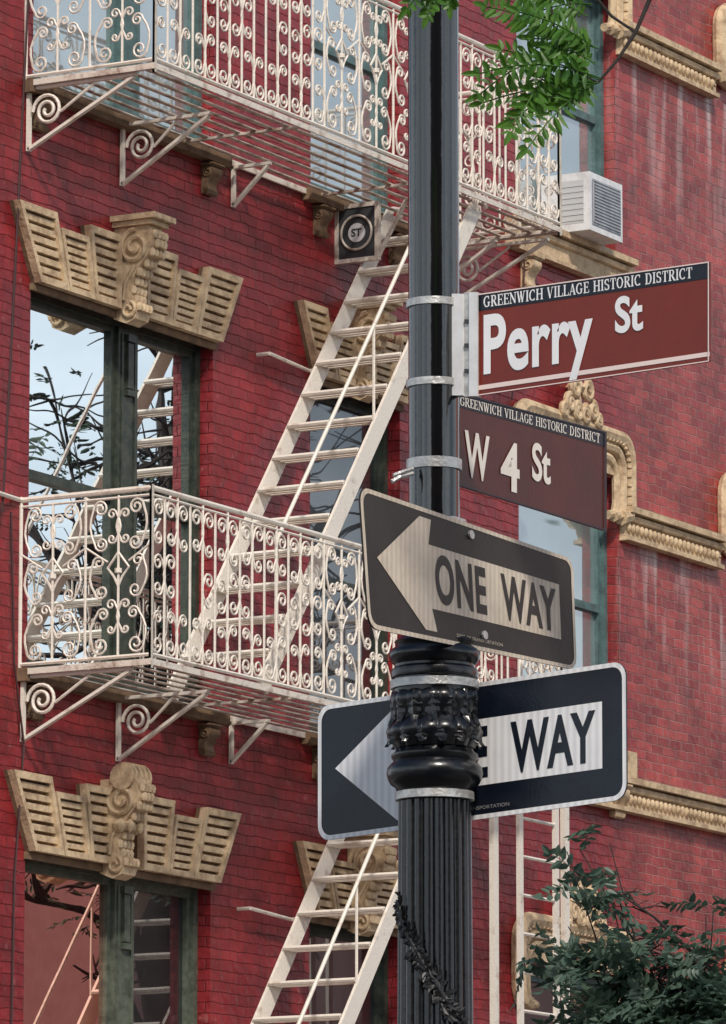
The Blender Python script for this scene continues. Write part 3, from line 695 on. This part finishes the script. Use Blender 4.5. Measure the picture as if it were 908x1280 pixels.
o1=thing('one_way_sign','faded brownish one way sign in front of the pole with a yellowed arrow','one way sign',tuple(s.p(.4,1)),'one way signs on the pole')
oneway(s,o1,'sbrown','sbeige','sbrown','sbeige',[(.5,.09),(.54,.87)])
MB().box(PC.x-.03,PC.x+.03,PC.y-.07,PC.y-.04,pz(790),pz(650)).build('mounting_bracket','steel',o1)
band(o1,672,32,8); band(o1,786,32,8)
s=Sign(52,True,-.12,(398,883),(783,826),(784,999),(398,1052),.914,.305)
o2=thing('one_way_sign','crisp black one way sign behind the ornate pole collar with a white arrow','one way sign',tuple(s.p(.4,1)),'one way signs on the pole')
oneway(s,o2,'sblack','swstripe','sblack','sgrey',[])
band(o2,857,52,11,3); band(o2,996,46,11,3)
# ------------------------------------------------------------ garland on the pole
g=thing('garland','black leafy garland wound round the bottom of the fluted pole','garland',(PC.x,PC.y,pz(1290)))
def leaflet(m,b,d,w,L,W):
    d=d.normalized(); w=w.normalized(); dn=d.cross(w)*.2*L
    m.add([b,b+d*L*.3+w*W*.5+dn*.3,b+d*L*.7+w*W*.42-dn*.3,b+d*L-dn,b+d*L*.7-w*W*.42-dn*.3,b+d*L*.3-w*W*.5+dn*.3],[(0,1,2,3),(0,3,4,5)])
th0=math.atan2(-right.y,-right.x)
def helix(f,k=0): 
    y=1128+f*185+k; th=th0+.2+f*2.4; r=(46)/PPM; return Vector((PC.x+r*math.cos(th),PC.y+r*math.sin(th),pz(y)))
m=MB(); m.tube([helix(i/30) for i in range(31)],.007,6); m.build('stem','vine',g)
m=MB()
for i in range(300):
    f=i/300; b=helix(f,random.uniform(-10,14)); rd=(b-PC); rd.z=0; rd.normalize()
    d=rd*random.uniform(-.05,.2)+Vector((random.uniform(-1,1),random.uniform(-1,1),random.uniform(-1,1)))*.8
    d=d-rd*min(0,d.dot(rd)); d=d-rd*max(0,d.dot(rd)-.12)
    leaflet(m,b,d,d.cross(rd)+rd*.3,random.uniform(.018,.03),.013)
m.build('foliage','vine',g)
# ------------------------------------------------------------ leaves overhead
def frond(m,p0,p1,n,L,W,view,sag=.06,tilt=.5):
    p0=Vector(p0); p1=Vector(p1); t=(p1-p0); ln=t.length; t.normalize(); sd=t.cross(view).normalized()
    pts=[p0.lerp(p1,i/8)+Vector((0,0,sag*ln*4*(i/8)*(1-i/8))) for i in range(9)]
    m.tube(pts,.0018,4)
    for i in range(n):
        f=.12+.88*i/(n-1); k=min(7,int(f*8)); b=pts[k].lerp(pts[k+1],f*8-k)
        LL=L*(.65+.5*math.sin(PI*min(1,f*.9+.1)))*random.uniform(.85,1.1)
        for s_ in (-1,1):
            d=sd*s_+t*random.uniform(.35,.6)+view*random.uniform(-tilt,tilt)+Vector((0,0,-.15))
            wv=t+view*random.uniform(-tilt,tilt)*1.3-sd*s_*.4
            leaflet(m,b,d,wv,LL,W)
    leaflet(m,pts[-1],t,sd,L,W)
br=thing('tree_branch','bright green compound leaves on a dark twig hanging in at the top right','branch',tuple(onD(830,-60,12.3)))
tw=[(830,-60),(812,0),(795,40),(772,75),(748,103)]
MB().tube([onD(a,b,12.3) for a,b in tw],.006,7,.003).tube([onD(795,40,12.3),onD(765,20,12.3),onD(740,-10,12.3)],.0035,6).tube([onD(748,103,12.3),onD(715,85,12.3),onD(695,50,12.3),onD(690,10,12.3)],.0025,5).build('twig','bark',br,True)
vw=fwd
m=MB()
fr=[((748,103),(660,185)),((748,103),(605,128)),((750,100),(628,62)),((752,98),(600,92)),((748,103),(690,120)),((700,45),(608,8)),((745,60),(650,15)),((690,80),(640,165)),((748,60),(668,48)),((735,20),(640,-12)),((700,70),(600,118)),((748,103),(640,150)),((740,5),(662,20)),((745,80),(690,60)),((735,110),(665,128))]
for (a,b) in fr:
    d0=12.3+random.uniform(-.06,.06); frond(m,onD(*a,d0),onD(*b,d0+random.uniform(-.15,.15)),13,.042,.0145,vw,random.uniform(.02,.1),.9)
m.build('foliage','leaf',br)
br2=thing('tree_branch','small spray of bright green leaves crossing the very top of the pole','branch',tuple(onD(545,-60,12.4)))
MB().tube([onD(560,-60,12.4),onD(548,-5,12.4)],.005,6).build('twig','bark',br2)
m=MB()
for a,b in (((555,-40),(510,10)),((552,-30),(535,18)),((560,-30),(562,5))): frond(m,onD(*a,12.4),onD(*b,12.4),9,.036,.014,vw,.05,.8)
m.build('foliage','leaf',br2)
# ------------------------------------------------------------ trees
def tree(name,label,base,top,crowns,nf,L,W,fl,m1='dleaf',trunk_r=.06,nleaf=7,nb=4,spread=.5,dense=12,limb=.32,low=.6):
    root=thing(name,label,'tree',base); b=Vector(base); t=Vector(top); tm=MB()
    mid=b.lerp(t,.5)+Vector((.06,-.05,0)); tm.tube([b,b.lerp(mid,.5),mid,t],trunk_r,9,trunk_r*.35)
    for c,r in crowns:
        c=Vector(c)
        for q in range(nb):
            e=c+Vector((random.uniform(-1,1)*r[0],random.uniform(-1,1)*r[1],random.uniform(-.6,1)*r[2]))*.9
            st=b.lerp(t,random.uniform(low,1)); md=st.lerp(e,.5)+Vector((random.uniform(-.1,.1)*r[0],0,.12*r[2]))
            tm.tube([st,md,e],trunk_r*limb,6,trunk_r*.06)
            for q2 in range(4):
                s0=md.lerp(e,random.random()*.7)
                e2=s0+Vector((random.uniform(-1,1)*r[0],random.uniform(-1,1)*r[1],random.uniform(-.5,.9)*r[2]))*.6
                m2=s0.lerp(e2,.5)+Vector((0,0,.08*r[2])); tm.tube([s0,m2,e2],trunk_r*limb*.5,5,trunk_r*.04)
                for q3 in range(3):
                    e3=m2+Vector((random.uniform(-1,1)*r[0],random.uniform(-1,1)*r[1],random.uniform(-.4,.9)*r[2]))*.35
                    tm.tube([m2,e3],trunk_r*limb*.22,4,trunk_r*.03)
    tm.build('trunk','bark',root,True)
    m=MB(); wsum=sum(r[0]*r[1]*r[2] for c,r in crowns)
    for c,r in crowns:
        c=Vector(c); n=int(nf*r[0]*r[1]*r[2]/wsum)
        cl=[Vector((random.gauss(0,spread),random.gauss(0,spread),random.gauss(0,spread))) for _ in range(max(5,n//dense))]
        for _ in range(n):
            k=random.choice(cl); v=k+Vector((random.gauss(0,.14),random.gauss(0,.14),random.gauss(0,.12)))
            p=c+Vector((v.x*r[0],v.y*r[1],v.z*r[2]))
            d=Vector((random.uniform(-1,1),random.uniform(-1,1),random.uniform(-.5,.35))).normalized()
            vv=Vector((random.gauss(0,.5),random.gauss(0,.5),1)).normalized()
            frond(m,p,p+d*fl*random.uniform(.6,1.2),nleaf,L,W,vv,.08,.6)
    m.build('crown',m1,root); return root
tb=onD(880,1300,25)
def cr(px,py,r,dd=0): return (tuple(onD(px,py,25+dd)),r)
tree('street_tree','blue green leafy treetop in the lower right corner in front of the red wall',(tb.x,tb.y,0),tuple(onD(870,1180,25)),
  [cr(905,1245,(.42,.6,.32)),cr(850,1290,(.45,.6,.24)),cr(765,1110,(.20,.22,.16)),cr(760,1190,(.22,.3,.15)),cr(820,1185,(.28,.3,.18)),cr(760,1265,(.22,.3,.15)),cr(905,1140,(.12,.2,.10)),cr(735,1060,(.12,.12,.09)),cr(790,1230,(.3,.4,.16))],
  430,.060,.030,.21,'dleaf',.04,6,3,.5,10,.24)
tree('street_tree','large tree across the street, seen only mirrored in the left windows',(20.2,-11.0,0),(19.4,-10.4,12.5),
  [((18.3,-9.9,10.6),(1.5,1.5,2.0)),((18.3,-9.9,7.4),(1.5,1.5,1.5)),((21.5,-11.5,12.2),(2.2,2.4,2.0)),((16.5,-8.9,9.2),(1.6,1.6,1.8))],420,.085,.045,.42,'tleaf',.20,6,13,.6,6,.34,.42)
op=thing('row_house','plain salmon red row house across the street, mirrored in the lower left window','house',(35,-30,0))
wm=mat('salmon_stucco',(.95,.44,.36),.8,0,(.85,.36,.28),3)
MB().box(12,75,-34,-23,0,11.8).build('wall',wm,op)
MB().box(11.7,75.3,-23.4,-22.7,11.81,12.2).build('cornice','stone',op)
for i in range(14):
    for j in range(2):
        x=15+i*4.4; z=.9+j*3.4
        f=MB().box(x,x+1.2,-22.99,-22.9,z,z+1.9).build('window','gframe',op)
        MB().box(x+.1,x+1.1,-22.89,-22.88,z+.1,z+1.8).build('pane','glassd',f)
ob_=thing('added_reflection_house','unseen dark house added behind the viewpoint to darken reflections in the black pole','house',(-45,-36,0))  # unseen, added so the pole reflects dark areas between bright streaks
wm2=mat('dark_brick',(.14,.09,.07),.8,0,(.09,.06,.05),3)
MB().box(-60,-33.5,-48,-25,0,15).build('wall',wm2,ob_); MB().box(-60.3,-33.2,-25.4,-24.8,15.01,15.6).build('cornice','stone',ob_)
# ------------------------------------------------------------ ground
def struct(n,mb,m): o=mb.build(n,m); o['kind']='structure'; return o
struct('ground',MB().add([(-300,-300,-.004),(300,-300,-.004),(300,300,-.004),(-300,300,-.004)],[(0,1,2,3)]),'ground')
struct('road',MB().box(-200,200,-15.5,-6.5,-.2,.0),'asphalt')
struct('pavement',MB().box(-200,200,-6.5,-.001,-.2,.13),'pave')
# ------------------------------------------------------------ light, world, camera
wd=bpy.data.worlds.new('World'); sc.world=wd; wd.use_nodes=True; nt=wd.node_tree; L=nt.links.new
sky=nt.nodes.new('ShaderNodeTexSky'); sky.sky_type='NISHITA'; sky.sun_disc=False
sd=Vector((-.70,-.60,.85)).normalized()
sky.sun_elevation=math.asin(sd.z); sky.sun_rotation=math.atan2(sd.x,sd.y)
sky.air_density=1.0; sky.dust_density=2.0; sky.ozone_density=1.0
tc=nd(nt,'ShaderNodeTexCoord'); sp=nd(nt,'ShaderNodeSeparateXYZ'); L(tc.outputs['Generated'],sp.inputs[0])
mp=nd(nt,'ShaderNodeMapping'); mp.inputs['Scale'].default_value=(1,1,3); L(tc.outputs['Generated'],mp.inputs[0])
cn=nd(nt,'ShaderNodeTexNoise'); cn.inputs['Scale'].default_value=3.5; cn.inputs['Detail'].default_value=7; L(mp.outputs[0],cn.inputs[0])
r1=nd(nt,'ShaderNodeMapRange'); r1.inputs[1].default_value=.36; r1.inputs[2].default_value=.56; L(cn.outputs['Fac'],r1.inputs[0])
r2=nd(nt,'ShaderNodeMapRange'); r2.inputs[1].default_value=.45; r2.inputs[2].default_value=.15; L(sp.outputs[2],r2.inputs[0])
mm=nd(nt,'ShaderNodeMath',operation='MULTIPLY'); L(r1.outputs[0],mm.inputs[0]); L(r2.outputs[0],mm.inputs[1])
mx=nd(nt,'ShaderNodeMix',data_type='RGBA'); L(mm.outputs[0],mx.inputs[0]); L(sky.outputs[0],mx.inputs[6]); mx.inputs[7].default_value=(11.0,12.0,12.8,1)
bg=nt.nodes['Background']; bg.inputs[1].default_value=.095; L(mx.outputs[2],bg.inputs[0])
sl=bpy.data.lights.new('Sun','SUN'); sl.energy=2.9; sl.angle=math.radians(5); sl.color=(1,.93,.84)
so=bpy.data.objects.new('Sun',sl); col.objects.link(so); so.rotation_euler=(-sd).to_track_quat('-Z','Y').to_euler()
cam=bpy.data.cameras.new('Camera'); co=bpy.data.objects.new('Camera',cam); col.objects.link(co)
cam.sensor_fit='HORIZONTAL'; cam.sensor_width=36; cam.lens=36*FPX/908; cam.clip_end=600; cam.clip_start=.5
R=Matrix((right,U,-F)).transposed().to_4x4(); R.translation=C; co.matrix_world=R
sc.camera=co
sc.view_settings.view_transform='Standard'; sc.view_settings.look='None'; sc.view_settings.exposure=0
